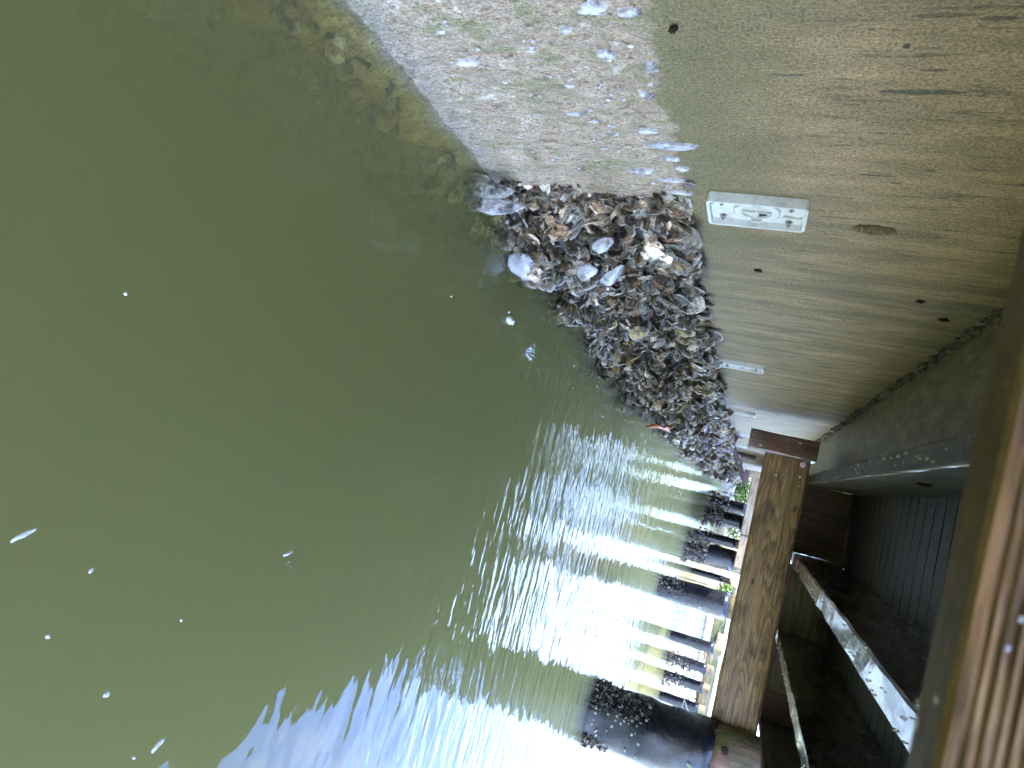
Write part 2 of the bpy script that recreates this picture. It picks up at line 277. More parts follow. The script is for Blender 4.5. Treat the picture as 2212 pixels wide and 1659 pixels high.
MAT = dict(
    wall=m_wall(), cap=m_cap(), water=m_water(), sleeve=m_sleeve(), shell=m_shell(),
    beam=m_wood('beam_timber', [(.18, .105, .045), (.44, .275, .125), (.62, .42, .22)], 0, 1., 0, .08, .03, 1.),
    beam2=m_wood('pale_timber', [(.25, .17, .10), (.5, .38, .25), (.62, .50, .36)], 0, .6, 0, .15, .25, .7),
    postwood=m_wood('red_brown_timber', [(.03, .02, .015), (.15, .07, .04), (.28, .17, .09)], 2, 1., .4, .35, .5, .8, .5),
    block=m_wood('red_block_timber', [(.06, .04, .035), (.15, .09, .07), (.22, .15, .12)], 2, 1., .1, .0, .25, .7),
    blockpale=m_wood('pale_block_timber', [(.10, .075, .05), (.26, .21, .15), (.36, .32, .25)], 0, .8, .1, .1, 0, .5),
    pile=m_wood('pile_timber', [(.08, .06, .04), (.24, .17, .11), (.36, .27, .18)], 2, 1., .1, .75, .35, .7),
    gbeam=m_wood('mossy_timber', [(.12, .1, .05), (.30, .23, .13), (.42, .34, .22)], 0, .5, 0, .8, 0, .6),
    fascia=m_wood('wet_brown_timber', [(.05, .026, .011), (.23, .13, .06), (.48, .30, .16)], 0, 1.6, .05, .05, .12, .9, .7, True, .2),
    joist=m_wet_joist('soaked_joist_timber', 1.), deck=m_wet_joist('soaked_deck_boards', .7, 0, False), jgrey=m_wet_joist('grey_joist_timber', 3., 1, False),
    white=m_simple('white_paint', (.75, .75, .72), .5, .06), plastic=m_simple('white_plastic', (.72, .74, .72), .38, .07, 40, .5, 0, .3, 0, .22),
    grille=m_simple('grille_plastic', (.6, .61, .55), .4, .08, 60), steel=m_simple('stainless_steel', (.5, .46, .4), .28, .3, 90, .5, 1.),
    hole=m_simple('dark_hole', (.02, .02, .02), .9), mud=m_simple('dark_mud', (.035, .03, .022), .35, .6, 30, .6, 0, 1.),
    debris=m_simple('corner_grit', (.12, .1, .07), .5, .7, 40), nacre=m_simple('shell_white', (.44, .44, .47), .2, .3, 22, .6, 0, .8, 0, .8),
    scar=m_simple('shell_scar_white', (.66, .65, .68), .35, .35, 60, .6, 0, 1., 0, .75), orange=m_simple('orange_sponge', (.55, .21, .05), .5, .35, 40, .5, 0, 1.),
    rust=m_simple('rusty_iron', (.035, .02, .012), .85, .5, 40, .15, 0, 1.), drop=None, foam=m_simple('foam', (.8, .84, .86), .3, .1),
    bed=m_simple('mud_bed', (.07, .07, .04), .9), ground=m_simple('bank_ground', (.2, .18, .12), .9, .3, 3), rock=m_simple('bank_rock', (.4, .36, .32), .8, .4, 5),
    leafm=m_simple('bush_leaves', (.10, .17, .03), .6, .5, 8), vinyl=m_simple('white_vinyl', (.78, .78, .76), .45, .05, 4),
    grey=m_simple('grey_concrete', (.33, .31, .30), .8, .2, 4), pink=m_simple('house_stucco', (.5, .38, .3), .8, .1, 3), roof=m_simple('roof_grey', (.2, .2, .22), .8, .2, 5),
    cable=m_simple('grey_cable', (.3, .3, .28), .5), barn=m_simple('barnacle_white', (.34, .32, .26), .5, .3, 90, .5, 0, 1.), bluecloth=m_simple('blue_paint', (.15, .22, .42), .5), straw=m_simple('grass_blade', (.25, .42, .12), .5))
def m_drop():
    t = NT('clear_water_drop'); q = t.pbr((.95, .98, 1), .03, None, .5); q.inputs['Transmission Weight'].default_value = .75; q.inputs['IOR'].default_value = 1.33; return t.m
MAT['drop'] = m_drop()

# ------------------------------------------------------------------ object helpers
C = sc.collection
def tag(o, label=None, cat=None, group=None, kind=None):
    if label: o['label'] = label
    if cat: o['category'] = cat
    if group: o['group'] = group
    if kind: o['kind'] = kind
    return o
def empty(name, x, y, z, label, cat, group=None):
    o = bpy.data.objects.new(name, None); o.empty_display_size = .05; C.objects.link(o); o.location = w(x, y, z); return tag(o, label, cat, group)
class MB:
    def __init__(s): s.v = []; s.f = []; s.at = {}
    def add(s, vs, fs, **at):
        k = len(s.v); s.v += [tuple(a) for a in vs]; s.f += [tuple(i+k for i in q) for q in fs]
        for a, val in at.items():
            L = s.at.setdefault(a, []); L += list(val) if hasattr(val, '__len__') and len(val) == len(vs) else [val]*len(vs)
        return s
    def box(s, x0, x1, y0, y1, z0, z1):
        return s.add([(x, y, z) for x in (x0, x1) for y in (y0, y1) for z in (z0, z1)], [(0, 1, 3, 2), (4, 6, 7, 5), (0, 4, 5, 1), (2, 3, 7, 6), (0, 2, 6, 4), (1, 5, 7, 3)])
    def tube(s, pts, rads, n=12, jit=0., cap=True):
        vs = []; fs = []
        P = [Vector(p) for p in pts]
        for i, p in enumerate(P):
            d = (P[min(i+1, len(P)-1)]-P[max(i-1, 0)]).normalized(); a = d.orthogonal().normalized() if abs(d.z) < .9 else Vector((1, 0, 0)); a = (a-d*a.dot(d)).normalized(); b = d.cross(a)
            r = rads[i] if hasattr(rads, '__len__') else rads
            for k in range(n):
                th = 2*math.pi*k/n; rr = r*(1+jit*mnoise.noise(Vector((math.cos(th)*1.5+i*.23, math.sin(th)*1.5, i*.35+pts[0][0]))))
                vs.append(tuple(p+(a*math.cos(th)+b*math.sin(th))*rr))
            if i:
                for k in range(n): fs.append(((i-1)*n+k, (i-1)*n+(k+1) % n, i*n+(k+1) % n, i*n+k))
        if cap: fs += [tuple(range(n))[::-1], tuple((len(P)-1)*n+k for k in range(n))]
        return s.add(vs, fs)
    def blob(s, c, r, n=7, m=5, jit=.3, seed=0):
        vs = []; fs = []
        for i in range(m+1):
            ph = math.pi*i/m
            for k in range(n):
                th = 2*math.pi*k/n; d = Vector((math.sin(ph)*math.cos(th), math.sin(ph)*math.sin(th), math.cos(ph)))
                q = 1+jit*mnoise.noise(d*1.7+Vector((seed*1.3, seed*.7, 0)))*1.6
                vs.append((c[0]+d.x*r[0]*q, c[1]+d.y*r[1]*q, c[2]+d.z*r[2]*q))
                if i: fs.append(((i-1)*n+k, i*n+k, i*n+(k+1) % n, (i-1)*n+(k+1) % n))
        return s.add(vs, fs)
    def build(s, name, mat, parent=None, smooth=False, bevel=0, origin=None):
        """vertices are in layout units relative to the lens; converts to metres"""
        me = bpy.data.meshes.new(name); V = np.array(s.v, float)
        V = np.stack([V[:, 0]*S, V[:, 1]*S, (V[:, 2]-WZ)*S], 1)
        if origin is None: origin = Vector(V.mean(0)) if parent is None else Vector(parent.matrix_world.translation)
        if parent is not None: origin = Vector((0, 0, 0))+org(parent)
        V = V-np.array(origin)
        me.from_pydata(V.tolist(), [], s.f)
        for a, L in s.at.items():
            if a == 'col':
                q = me.attributes.new('col', 'FLOAT_COLOR', 'POINT'); q.data.foreach_set('color', np.array([(*c, 1) for c in L], float).ravel())
            else:
                q = me.attributes.new(a, 'FLOAT', 'POINT'); q.data.foreach_set('value', np.array(L, float))
        me.validate(); me.update()
        if len(me.polygons) < 20000:
            bm = bmesh.new(); bm.from_mesh(me)
            if bevel:
                bmesh.ops.bevel(bm, geom=bm.edges[:], offset=bevel*S, segments=2, affect='EDGES', clamp_overlap=True)
            bmesh.ops.recalc_face_normals(bm, faces=bm.faces); bm.to_mesh(me); bm.free()
        if smooth: me.polygons.foreach_set('use_smooth', [True]*len(me.polygons))
        me.materials.append(MAT[mat]); o = bpy.data.objects.new(name, me); C.objects.link(o)
        if parent is not None: o.parent = parent; ORG[o] = org(parent)
        else: o.location = origin; ORG[o] = Vector(origin)
        return o
ORG = {}
def org(o):
    return ORG[o] if o in ORG else Vector(o.location)
def copy_tree(o, delta, label=None):
    def rec(a, par):
        c = a.copy(); C.objects.link(c); c.parent = par
        for ch in [q for q in C.objects if q.parent == a]: rec(ch, c)
        return c
    c = rec(o, None); c.location = o.location+Vector(delta)*S
    if label: c['label'] = label
    return c
def board(x0, x1, y0, y1, z0, z1, bow=0.0015, n=14, axis=0, seed=0):
    """a sawn timber: subdivided along its length, with slightly waney edges"""
    b = MB(); vs = []; fs = []
    lo, hi = [(x0, x1), (y0, y1), (z0, z1)][axis]; o1, o2 = [i for i in range(3) if i != axis]; rr = [(x0, x1), (y0, y1), (z0, z1)]
    ch = min(rr[o1][1]-rr[o1][0], rr[o2][1]-rr[o2][0])*.08
    a0, a1 = rr[o1]; b0, b1 = rr[o2]
    ring = [(a0+ch, b0), (a1-ch, b0), (a1, b0+ch), (a1, b1-ch), (a1-ch, b1), (a0+ch, b1), (a0, b1-ch), (a0, b0+ch)]
    for i in range(n+1):
        t = lo+(hi-lo)*i/n
        for k, (p, q) in enumerate(ring):
            v = [0, 0, 0]; v[axis] = t; v[o1] = p+mnoise.noise(Vector((t*3+seed, k*.9, 1)))*bow*2; v[o2] = q+mnoise.noise(Vector((t*3+seed, k*.9, 7)))*bow*2; vs.append(v)
        if i:
            for k in range(8): fs.append(((i-1)*8+k, (i-1)*8+(k+1) % 8, i*8+(k+1) % 8, i*8+k))
    fs += [tuple(range(8))[::-1], tuple(n*8+k for k in range(8))]
    b.add(vs, fs); return b

# ------------------------------------------------------------------ setting: water, bed
tag(MB().box(-.25, 220, -14, 260, -6.0, WZ).build('water', 'water', origin=Vector((0, 0, 0))), kind='structure')
tag(MB().box(-.3, 220.5, -14.5, 260.5, -6.3, -6.02).build('seabed', 'bed', origin=Vector((0, 0, 0))), kind='structure')

# ------------------------------------------------------------------ seawall
HOLE = (2.488, .24)
sw = empty('seawall', 0, 0, WZ, 'stained concrete seawall running from the lens to the far slit of light', 'seawall')
ys = [-3+i*.15 for i in range(28)]+[1.2+i*.02 for i in range(90)]
y_ = 3.0
while y_ < 45: ys.append(y_); y_ += .03*(y_/3)**1.15
ys = sorted(set(round(v, 4) for v in ys))
zs = [-6.0, -4, -3]+[-2.6+i*.05 for i in range(20)]+[-1.6+i*.022 for i in range(112)]+[.86]
ys = sorted(set(ys+[round(2.42+i*.007, 4) for i in range(21)])); zs += [.16+i*.008 for i in range(21)]; zs = sorted(set(round(v, 4) for v in zs))
vs = []; fs = []
for a in ys:
    for b in zs:
        r = math.hypot((a-HOLE[0])/.045, (b-HOLE[1])/.055)
        r = (abs((a-HOLE[0])/.034)**2.6+abs((b-HOLE[1])/.056)**2.6)**(1/2.6)+.12*mnoise.noise(Vector((a*40, b*40, 0)))
        x = -.10*max(0, min(1, (1.2-r)*3.))
        if b < -.4:
            x += .012*max(0, min(1, (-.4-b)*12))*(mnoise.noise(Vector((a*9, b*9, 2)))+.6*mnoise.noise(Vector((a*26, b*26, 5))))
        if b < -1.1: x += .05*min(1, (-1.1-b)*4)*(.4+abs(mnoise.noise(Vector((a*5, b*5, 9))))*1.4+.5*mnoise.noise(Vector((a*17, b*17, 3))))
        x += .004*mnoise.noise(Vector((a*1.5, b*1.5, 1)))
        vs.append((x, a, b))
nz = len(zs)
for i in range(len(ys)-1):
    for k in range(nz-1): fs.append((i*nz+k, (i+1)*nz+k, (i+1)*nz+k+1, i*nz+k+1))
MB().add(vs, fs).build('wall_face', 'wall', sw, smooth=True)
MB().box(-1.0, -.2, -3, 45, -6, .85).build('wall_core', 'grey', sw)
cp = board(-.8, .63, -3, 17.5, .863, 1.14, .002, 60, 1, 3); cp.build('cap', 'cap', sw)
board(-.8, .12, 17.52, 45, .87, 1.14, .002, 20, 1, 5).build('cap', 'cap', sw)
# grit and bits of shell caught in the corner under the cap
g = MB()
for i in range(520):
    a = 2.2+9*random.random()**1.4; s_ = random.uniform(.006, .022)*(1+.05*a)
    g.blob((random.uniform(0, .02), a, .86-random.random()**2*.03), (s_, s_*random.uniform(.7, 2), s_), 5, 4, .5, i)
tag(g.build('corner_grit', 'debris'), 'dark grit and shell bits caught in the corner where wall meets cap', 'grit', kind='stuff')

# ------------------------------------------------------------------ white drain filter plates
def rrect(w_, h_, r, n=5):
    pts = []
    for cx, cy_, a0 in ((w_-r, h_-r, 0), (-w_+r, h_-r, 90), (-w_+r, -h_+r, 180), (w_-r, -h_+r, 270)):
        for i in range(n): a = math.radians(a0+90*i/(n-1)); pts.append((cx+r*math.cos(a), cy_+r*math.sin(a)))
    return pts
def prism(mb, pts, x0, x1, cy_, cz):
    n = len(pts); mb.add([(x0, cy_+p[0], cz+p[1]) for p in pts]+[(x1, cy_+p[0], cz+p[1]) for p in pts],
        [tuple(range(n)), tuple(range(n, 2*n))[::-1]]+[(i, (i+1) % n, n+(i+1) % n, n+i) for i in range(n)])
def ringx(mb, po, pi_, x0, x1, cy_, cz):
    n = len(po)
    mb.add([(x, cy_+p[0], cz+p[1]) for x in (x0, x1) for P_ in (po, pi_) for p in P_],
        [(i, (i+1) % n, n+(i+1) % n, n+i) for i in range(n)]+[(2*n+i, 3*n+i, 3*n+(i+1) % n, 2*n+(i+1) % n) for i in range(n)]
        + [(i, 2*n+i, 2*n+(i+1) % n, (i+1) % n) for i in range(n)]+[(n+i, n+(i+1) % n, 3*n+(i+1) % n, 3*n+i) for i in range(n)])
PY, PZ = 2.385, -.156; HW, HH = .107, .170
pl = empty('drain_filter', .0, PY, PZ, 'largest white plastic drain plate with four bolts, nearest on the seawall', 'drain filter', 'white drain plates in a row along the seawall')
b = MB(); prism(b, rrect(HW-.008, HH-.008, .014), -.004, .012, PY, PZ); b.build('back_plate', 'plastic', pl)
b = MB(); ringx(b, rrect(HW, HH, .018), rrect(HW-.011, HH-.011, .012), -.006, .036, PY, PZ); b.build('rim', 'plastic', pl, bevel=.0015)
circ = lambda r, n=36, e=1: [(r*math.cos(2*math.pi*i/n), r*e*math.sin(2*math.pi*i/n)) for i in range(n)]
b = MB(); ringx(b, circ(.083), circ(.079), .012, .0165, PY, PZ); b.build('ring', 'grille', pl)
b = MB(); ringx(b, circ(.077), circ(.053), .012, .0185, PY, PZ); disc = b.build('grille_disc', 'plastic', pl, bevel=.001)
b = MB(); b.box(.013, .02, PY-.0025, PY+.0025, PZ-.053, PZ+.053); b.box(.0132, .0202, PY-.053, PY+.053, PZ-.0025, PZ+.0025); b.build('cross_bars', 'grille', disc)
b = MB(); prism(b, circ(.053), .0122, .0128, PY, PZ); b.build('grille_back', 'grille', disc)
b = MB(); prism(b, [(.014, .008), (.046, .008), (.03, .036), (.012, .036)], .0132, .0145, PY, PZ); b.build('opening', 'hole', disc)
for sy in (-1, 1):
    b = MB(); b.box(.012, .024, PY+sy*.066-.011, PY+sy*.066+.011, PZ-.02, PZ+.02); b.box(.024, .028, PY+sy*.066-.007, PY+sy*.066+.007, PZ-.016, PZ+.016); b.build('lug', 'grille', pl, bevel=.0015)
for (dy, dz) in ((-.083, -.15), (-.073, -.118), (.062, -.118), (-.062, .115), (.072, .112)):
    b = MB(); prism(b, circ(.0125, 18), .012, .0155, PY+dy, PZ+dz); prism(b, circ(.0088, 6), .0155, .028, PY+dy, PZ+dz); prism(b, circ(.004, 10), .028, .034, PY+dy, PZ+dz)
    b.build('bolt', 'steel', pl, bevel=.0006)
b = MB(); b.box(.012, .015, PY-.05, PY+.05, PZ+.128, PZ+.150); b.build('raised_panel', 'plastic', pl, bevel=.001)
b = MB(); b.box(.012, .02, PY+.02, PY+.024, PZ+.09, PZ+.155); b.build('rib', 'grille', pl)
for yy, dz, lab in ((5.55, -.07, 'second white drain plate along the wall, beside oyster tips'), (8.97, -.09, 'third white drain plate, small, just before the dark end post'),
                    (12.5, -.15, 'fourth white drain plate, tiny sliver seen beneath the dark end post'), (15.95, -.14, 'fifth and farthest white drain plate, a thin sliver above distant oysters')):
    copy_tree(pl, (0, yy-PY, dz), lab)

# ------------------------------------------------------------------ the dock over the water
dk = empty('dock', 1.8, 4.5, WZ, 'soaked timber dock overhead with dark joists, plank deck and brown crossbeam', 'dock')
board(.50, 3.72, 8.30, 8.62, .120, .620, .004, 30, 0, 1).build('crossbeam', 'beam', dk)
board(.27, .50, 8.05, 8.55, -.085, .655, .005, 12, 2, 2).build('end_post', 'postwood', dk)
b = MB(); prism(b, circ(.035, 8), 0, .02, 0, 0)
nb = MB(); nb.add([(.52+.03+v[1], 8.30-v[0], .54+v[2]) for v in b.v], b.f); nb.build('bolt', 'steel', dk)
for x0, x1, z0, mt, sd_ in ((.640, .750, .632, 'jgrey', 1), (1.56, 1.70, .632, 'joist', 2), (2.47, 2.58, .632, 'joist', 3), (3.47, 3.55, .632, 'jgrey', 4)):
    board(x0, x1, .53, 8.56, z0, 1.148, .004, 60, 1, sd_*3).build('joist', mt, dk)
for x0, x1, mt in ((.752, 1.558, 'block'), (1.702, 2.468, 'blockpale'), (2.582, 3.14, 'blockpale'), (3.142, 3.468, 'block')):
    board(x0, x1, 8.52, 8.60, .634, 1.146, .004, 6, 0, x0).build('blocking_board', mt, dk)
yy = .53; k = 0
while yy < 8.7:
    q = board(-.02 if False else .64, 3.62, yy, yy+.228, 1.150, 1.225, .003, 10, 0, yy)
    q.build('deck_board', 'deck', dk); yy += .236; k += 1
yy = -9.  # unseen deck added behind the lens to cut the light on the wall
while yy < -1.5:
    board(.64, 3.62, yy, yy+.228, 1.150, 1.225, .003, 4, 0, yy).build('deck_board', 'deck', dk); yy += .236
# the grooved board close to the lens
vs = []; nx = 80; prof = []
z0, z1 = .131, .62; y0, y1 = .452, .508
zz = z0
prof.append((y1, z1)); prof.append((y1, z0+.004)); prof.append((y1-.004, z0)); prof.append((y0+.006, z0)); prof.append((y0+.001, z0+.003))
zz = z0+.006
while zz < z1-.01:
    prof += [(y0, zz), (y0-.0004, zz+.002), (y0+.003, zz+.0034), (y0+.003, zz+.0046)]; zz += .0066
prof.append((y0, z1))
b = MB(); vs = []; fs = []; npf = len(prof)
for i in range(nx+1):
    x = .0+3.6*i/nx
    for (a, c_) in prof:
        m = mnoise.noise(Vector((x*5, c_*20, 3)))+1.6*mnoise.noise(Vector((x*16, c_*160, 8))); vs.append((x, a+.0012*m, c_-.032*(x-.97)+(.003*mnoise.noise(Vector((x*3.1, a*9, 0))) if c_ < z0+.01 else .0008*m)))
    if i:
        for k in range(npf): fs.append(((i-1)*npf+k, (i-1)*npf+(k+1) % npf, i*npf+(k+1) % npf, i*npf+k))
fs += [tuple(range(npf))[::-1], tuple(nx*npf+k for k in range(npf))]
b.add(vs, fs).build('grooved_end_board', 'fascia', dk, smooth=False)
dr = MB()
for i in range(150):
    xx = random.uniform(.75, 1.6); zz = .15+.25*random.random()-.032*(xx-.97); q_ = random.uniform(.0008, .0022); dr.blob((xx, .4515, zz), (q_*1.3, q_*.6, q_), 7, 5, .3, i)
for i in range(10):
    xx = random.uniform(.8, 1.6); q_ = random.uniform(.0008, .0022); dr.blob((xx, random.uniform(.458, .515), .131-.032*(xx-.97)-q_*.3), (q_*1.8, q_, q_), 7, 5, .3, i)
d_ = dr.build('water_beads', 'drop', dk, smooth=True); d_['kind'] = 'stuff'
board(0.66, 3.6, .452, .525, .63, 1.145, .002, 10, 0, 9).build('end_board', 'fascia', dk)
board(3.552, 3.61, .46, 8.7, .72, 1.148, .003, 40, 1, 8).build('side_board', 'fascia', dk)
# hanging drops under the wet joists
dr = MB()
for (xa, xb, n) in ((.645, .745, 60), (1.565, 1.695, 90), (2.475, 2.575, 60)):
    for i in range(n):
        r = random.uniform(.003, .007)*(1 if xa < 2 else 1.3); yy = 1.6+6.4*random.random()**1.3; xx = random.choice((xa+.015, xb-.02, xb-.03, (xa+xb)/2))+random.uniform(-.012, .012)
        dr.blob((xx, yy, .632-r*.5), (r, r, r*1.4), 7, 5, .1, i)
d_ = dr.build('hanging_drops', 'drop', dk, smooth=True); d_['kind'] = 'stuff'
MB().tube([(.752, 2.3+i*.15, .631+.002*math.sin(i*1.7)) for i in range(30)], [.0035+.002*abs(math.sin(i*2.3)) for i in range(30)], 6, .6).build('water_film', 'drop', dk)
# rust lump on the first joist
MB().blob((.752, 3.9, .83), (.014, .045, .03), 10, 7, .6, 3).build('knot', 'rust', dk)

# ------------------------------------------------------------------ piles in black wrap
def pile(x, y, rb, rt, zt, ztop, lab, group='black wrapped dock piles', jit=.08, n=36, lean=0., mat='pile', bolts=False):
    e = empty('pile', x, y, WZ, lab, 'pile', group)
    zz = [-2.6+(zt+2.6)*i/26 for i in range(27)]
    MB().tube([(x+lean*(q+1.2), y, q) for q in zz], [rb+(rt-rb)*max(0, (q-WZ)/(zt-WZ)) for q in zz], n, jit, True).build('sleeve', 'sleeve', e, smooth=True)
    zz = [zt-.02+(ztop-zt+.02)*i/8 for i in range(9)]
    MB().tube([(x+lean*(q+1.2), y, q) for q in zz], rt*.965, n, jit*.4, True).build('timber', mat, e, smooth=True)
    if bolts:
        for (a, c_) in ((-.22, .32), (.06, .36), (.17, .5)):
            th = a/rt; bx = x+rt*math.sin(th)*.97; by = y-rt*math.cos(th)*.97
            b = MB(); b.add([(bx+v[1], by-v[0], c_+v[2]) for v in (lambda m: (prism(m, circ(.036, 16), -.02, .012, 0, 0), prism(m, circ(.02, 6), .012, .03, 0, 0), m)[2])(MB()).v],
                            (lambda m: (prism(m, circ(.036, 16), -.02, .012, 0, 0), prism(m, circ(.02, 6), .012, .03, 0, 0), m)[2])(MB()).f); b.build('bolt', 'rust', e)
    return e
pile(3.96, 8.20, .325, .375, .20, .95, 'nearest and thickest black wrapped pile with mossy timber top, at the crossbeam end', bolts=True, n=56, jit=.12)
pile(3.16, 13.4, .215, .235, .10, 1.1, 'second black wrapped pile, barnacled, standing alone past the crossbeam')
pile(2.80, 18.3, .25, .26, .05, 1.1, 'third black wrapped pile with oyster clump, carrying the pale beam end')
pile(2.60, 21.2, .15, .15, .0, 1.1, 'slim black pile half hidden behind the third pile', jit=.05)
pile(2.09, 24.4, .26, .26, .07, 1.1, 'black pile left of the oyster clump pair, nearer of the two touching piles', jit=.05)
pile(1.66, 26.4, .23, .23, .08, 1.1, 'farthest black pile, closest to the seawall', jit=.05)
pile(5.45, 19.9, .135, .155, .0, .22, 'small black pile with red marked timber top at the far dock', 'small black piles of the far dock', jit=.04, n=24)
pile(6.22, 20.6, .14, .15, -.08, .1, 'second small black pile of the far dock, right of the red marked one', 'small black piles of the far dock', jit=.1, n=24)
pile(6.78, 20.7, .14, .15, -.08, .1, 'third small black pile of the far dock, between two white gaps', 'small black piles of the far dock', jit=.1, n=24)
pile(7.42, 20.8, .14, .15, -.08, .1, 'fourth small black pile of the far dock, beside the nearest pile', 'small black piles of the far dock', jit=.1, n=24)
pile(4.45, 20.6, .13, .13, -.02, .1, 'small black pile behind the second pile with a white pole beside it', 'small black piles of the far dock', jit=.04, n=24)
pile(4.0, 23.5, .10, .11, -.18, .1, 'short dark post standing behind the thin white pole', 'small black piles of the far dock', jit=.04, n=24)
tag(MB().tube([(4.62, 20.1, -1.6), (4.64, 20.1, .1)], .022, 8).build('white_pole', 'white'), 'thin white pole in the water beside the second pile', 'pole')
tag(MB().tube([(3.17, 19.0, -1.6), (3.16, 19.0, .3)], .03, 8).build('pale_pole', 'beam2'), 'pale timber pole leaning right of the third pile', 'pole')

# ------------------------------------------------------------------ docks beyond
d2 = empty('neighbour_dock', 1.7, 17.5, WZ, 'pale timber beam frame of the next dock, below the crossbeam', 'dock')
board(.47, 2.86, 17.5, 17.8, .066, .275, .004, 14, 0, 4).build('beam', 'beam2', d2)
board(.47, .80, 17.2, 17.48, -.13, -.0, .004, 4, 0, 3).build('bracket', 'block', d2)
board(.46, .60, 17.22, 17.5, -.0, .25, .004, 4, 2, 3).build('post', 'beam2', d2)
MB().box(2.05, 2.075, 17.49, 17.81, .06, .28).build('strap', 'rust', d2)
for k in range(34): board(-.2, 3.1, 17.55+k*.24, 17.77+k*.24, .50, .57, .002, 3, 0, k).build('deck_board', 'beam2', d2)
for xx in (.6, 1.7, 2.8): board(xx, xx+.1, 17.8, 25.8, .28, .498, .002, 6, 1, xx).build('joist', 'beam2', d2)
d3 = empty('far_dock', 6.5, 21, WZ, 'far dock with long mossy beam and white edge board', 'dock')
board(4.72, 9.5, 21.0, 21.3, -.15, .19, .006, 16, 0, 4).build('beam', 'gbeam', d3)
board(4.70, 9.5, 20.95, 21.0, .195, .34, .003, 8, 0, 6).build('edge_board', 'white', d3)
board(5.2, 5.5, 20.85, 20.99, .02, .18, .003, 4, 0, 6).build('block', 'beam2', d3)
MB().box(3.9, 9.4, 21.35, 24, .2, .28).build('deck', 'gbeam', d3)
def cable(pts, r, lab, mat='cable'):
    P = []
    for i in range(len(pts)-1):
        for k in range(6): P.append(tuple(Vector(pts[i]).lerp(Vector(pts[i+1]), k/6)))
    P.append(pts[-1]); tag(MB().tube(P, r, 6).build('cable', mat), lab, 'cable')
cable([(4.75, 20.6, .15), (5.0, 20.6, .05), (5.3, 20.6, .12), (5.6, 20.6, .1), (5.95, 20.6, .2)], .007, 'thin grey cable drooping over the mossy beam of the far dock')
cable([(7.75, 20.5, .2), (7.7, 20.5, -.15), (7.4, 20.5, -.38), (7.2, 20.5, -.5), (7.5, 20.5, -.52), (7.9, 20.5, -.2)], .007, 'thin cable hanging in a loop beside the nearest pile')
cable([(1.95, 19, -.35), (2.2, 19, -.22), (2.25, 19, -.05), (2.05, 19, .06)], .012, 'pale curved hose between the black piles against green leaves', 'white')

# ------------------------------------------------------------------ far banks
b = MB(); nfl = 70
for i in range(nfl):
    x0 = 4.9+i*.14; b.box(x0, x0+.134, 26+.03*(i % 2), 26.1+.03*(i % 2), -2.5, -.42)
fw = empty('white_seawall', 8, 26, WZ, 'white vinyl seawall across the water behind the far dock piles', 'seawall')
b.build('panels', 'vinyl', fw); MB().box(4.8, 14.8, 25.9, 26.3, -.42, -.34).build('cap', 'white', fw)
tag(MB().box(4.8, 80, 26.3, 90, -2.5, -.36).build('far_bank', 'ground'), kind='structure')
tag(MB().box(-40, 4.6, 44, 120, -2.5, -.75).build('end_bank', 'ground'), kind='structure')
def bush(x, y, z, r, h, lab, n=1500, grp='bushes on the far banks'):
    b = MB()
    for i in range(n):
        d = Vector(rng.normal(size=3)); d.normalize(); q = random.random()**.4*(1+.25*mnoise.noise(d*2.3+Vector((x, y, 0))))
        c_ = Vector((x+d.x*r*q, y+d.y*r*q, z+h*.5+d.z*h*.5*q)); s_ = random.uniform(.05, .11); a = Vector(rng.normal(size=3))*s_; c2 = Vector(rng.normal(size=3))*s_
        b.add([c_-a*.6, c_+c2*.5, c_+a*.6, c_-c2*.5], [(0, 1, 2, 3)])
    o = empty('bush', x, y, z, lab, 'bush', grp); b.build('leaves', 'leafm', o); MB().tube([(x, y, z-.05), (x+.1, y, z+h*.6)], [.06, .03], 8).build('stem', 'rust', o)
for i, (x, y, r, h, lab) in enumerate(((-.9, 46, 1.5, 1.5, 'bright bush at the far left, against the seawall end'), (1.2, 47, 1.2, 1.3, 'bright green bush glimpsed left of the far piles'), (3.2, 46.5, 1.3, 1.5, 'bright green bush glimpsed between the far piles and third pile'),
                           (5.6, 30, .8, .7, 'low bush on the bank behind the white pole'), (9.6, 30, .9, .8, 'low bush on the bank above the white seawall'))):
    bush(x, y, -.75 if y > 40 else -.36, r, h, lab)
def tree(x, y, z, h, rw, lab, n=2600):
    e = empty('tree', x, y, z, lab, 'tree', 'tall trees on the far left bank'); b = MB()
    b.tube([(x, y, z-.1), (x+.15, y, z+h*.3), (x-.1, y+.1, z+h*.62), (x, y, z+h*.9)], [.35, .26, .16, .06], 10, .3)
    for k in range(7):
        a = k*2.4; d = Vector((math.cos(a), math.sin(a), .7)); s0 = Vector((x, y, z+h*(.3+.07*k))); b.tube([s0, s0+d*rw*.35, s0+d*rw*.7+Vector((0, 0, .3))], [.12, .08, .03], 6)
    b.build('trunk', 'rust', e); b = MB(); lobes = [(Vector((x, y, z+h*.62))+Vector(rng.normal(size=3))*Vector((rw*.42, rw*.42, h*.17)).length*.6, rw*random.uniform(.35, .6)) for _ in range(12)]
    for i in range(n):
        c0, rr = random.choice(lobes); d = Vector(rng.normal(size=3)).normalized(); c_ = c0+d*rr*random.random()**.35; c_.z = max(c_.z, z+.15); s_ = random.uniform(.10, .22)
        a = Vector(rng.normal(size=3))*s_; c2 = Vector(rng.normal(size=3))*s_; b.add([c_-a*.6, c_+c2*.5, c_+a*.6, c_-c2*.5], [(0, 1, 2, 3)])
    b.build('crown', 'leafm', e)
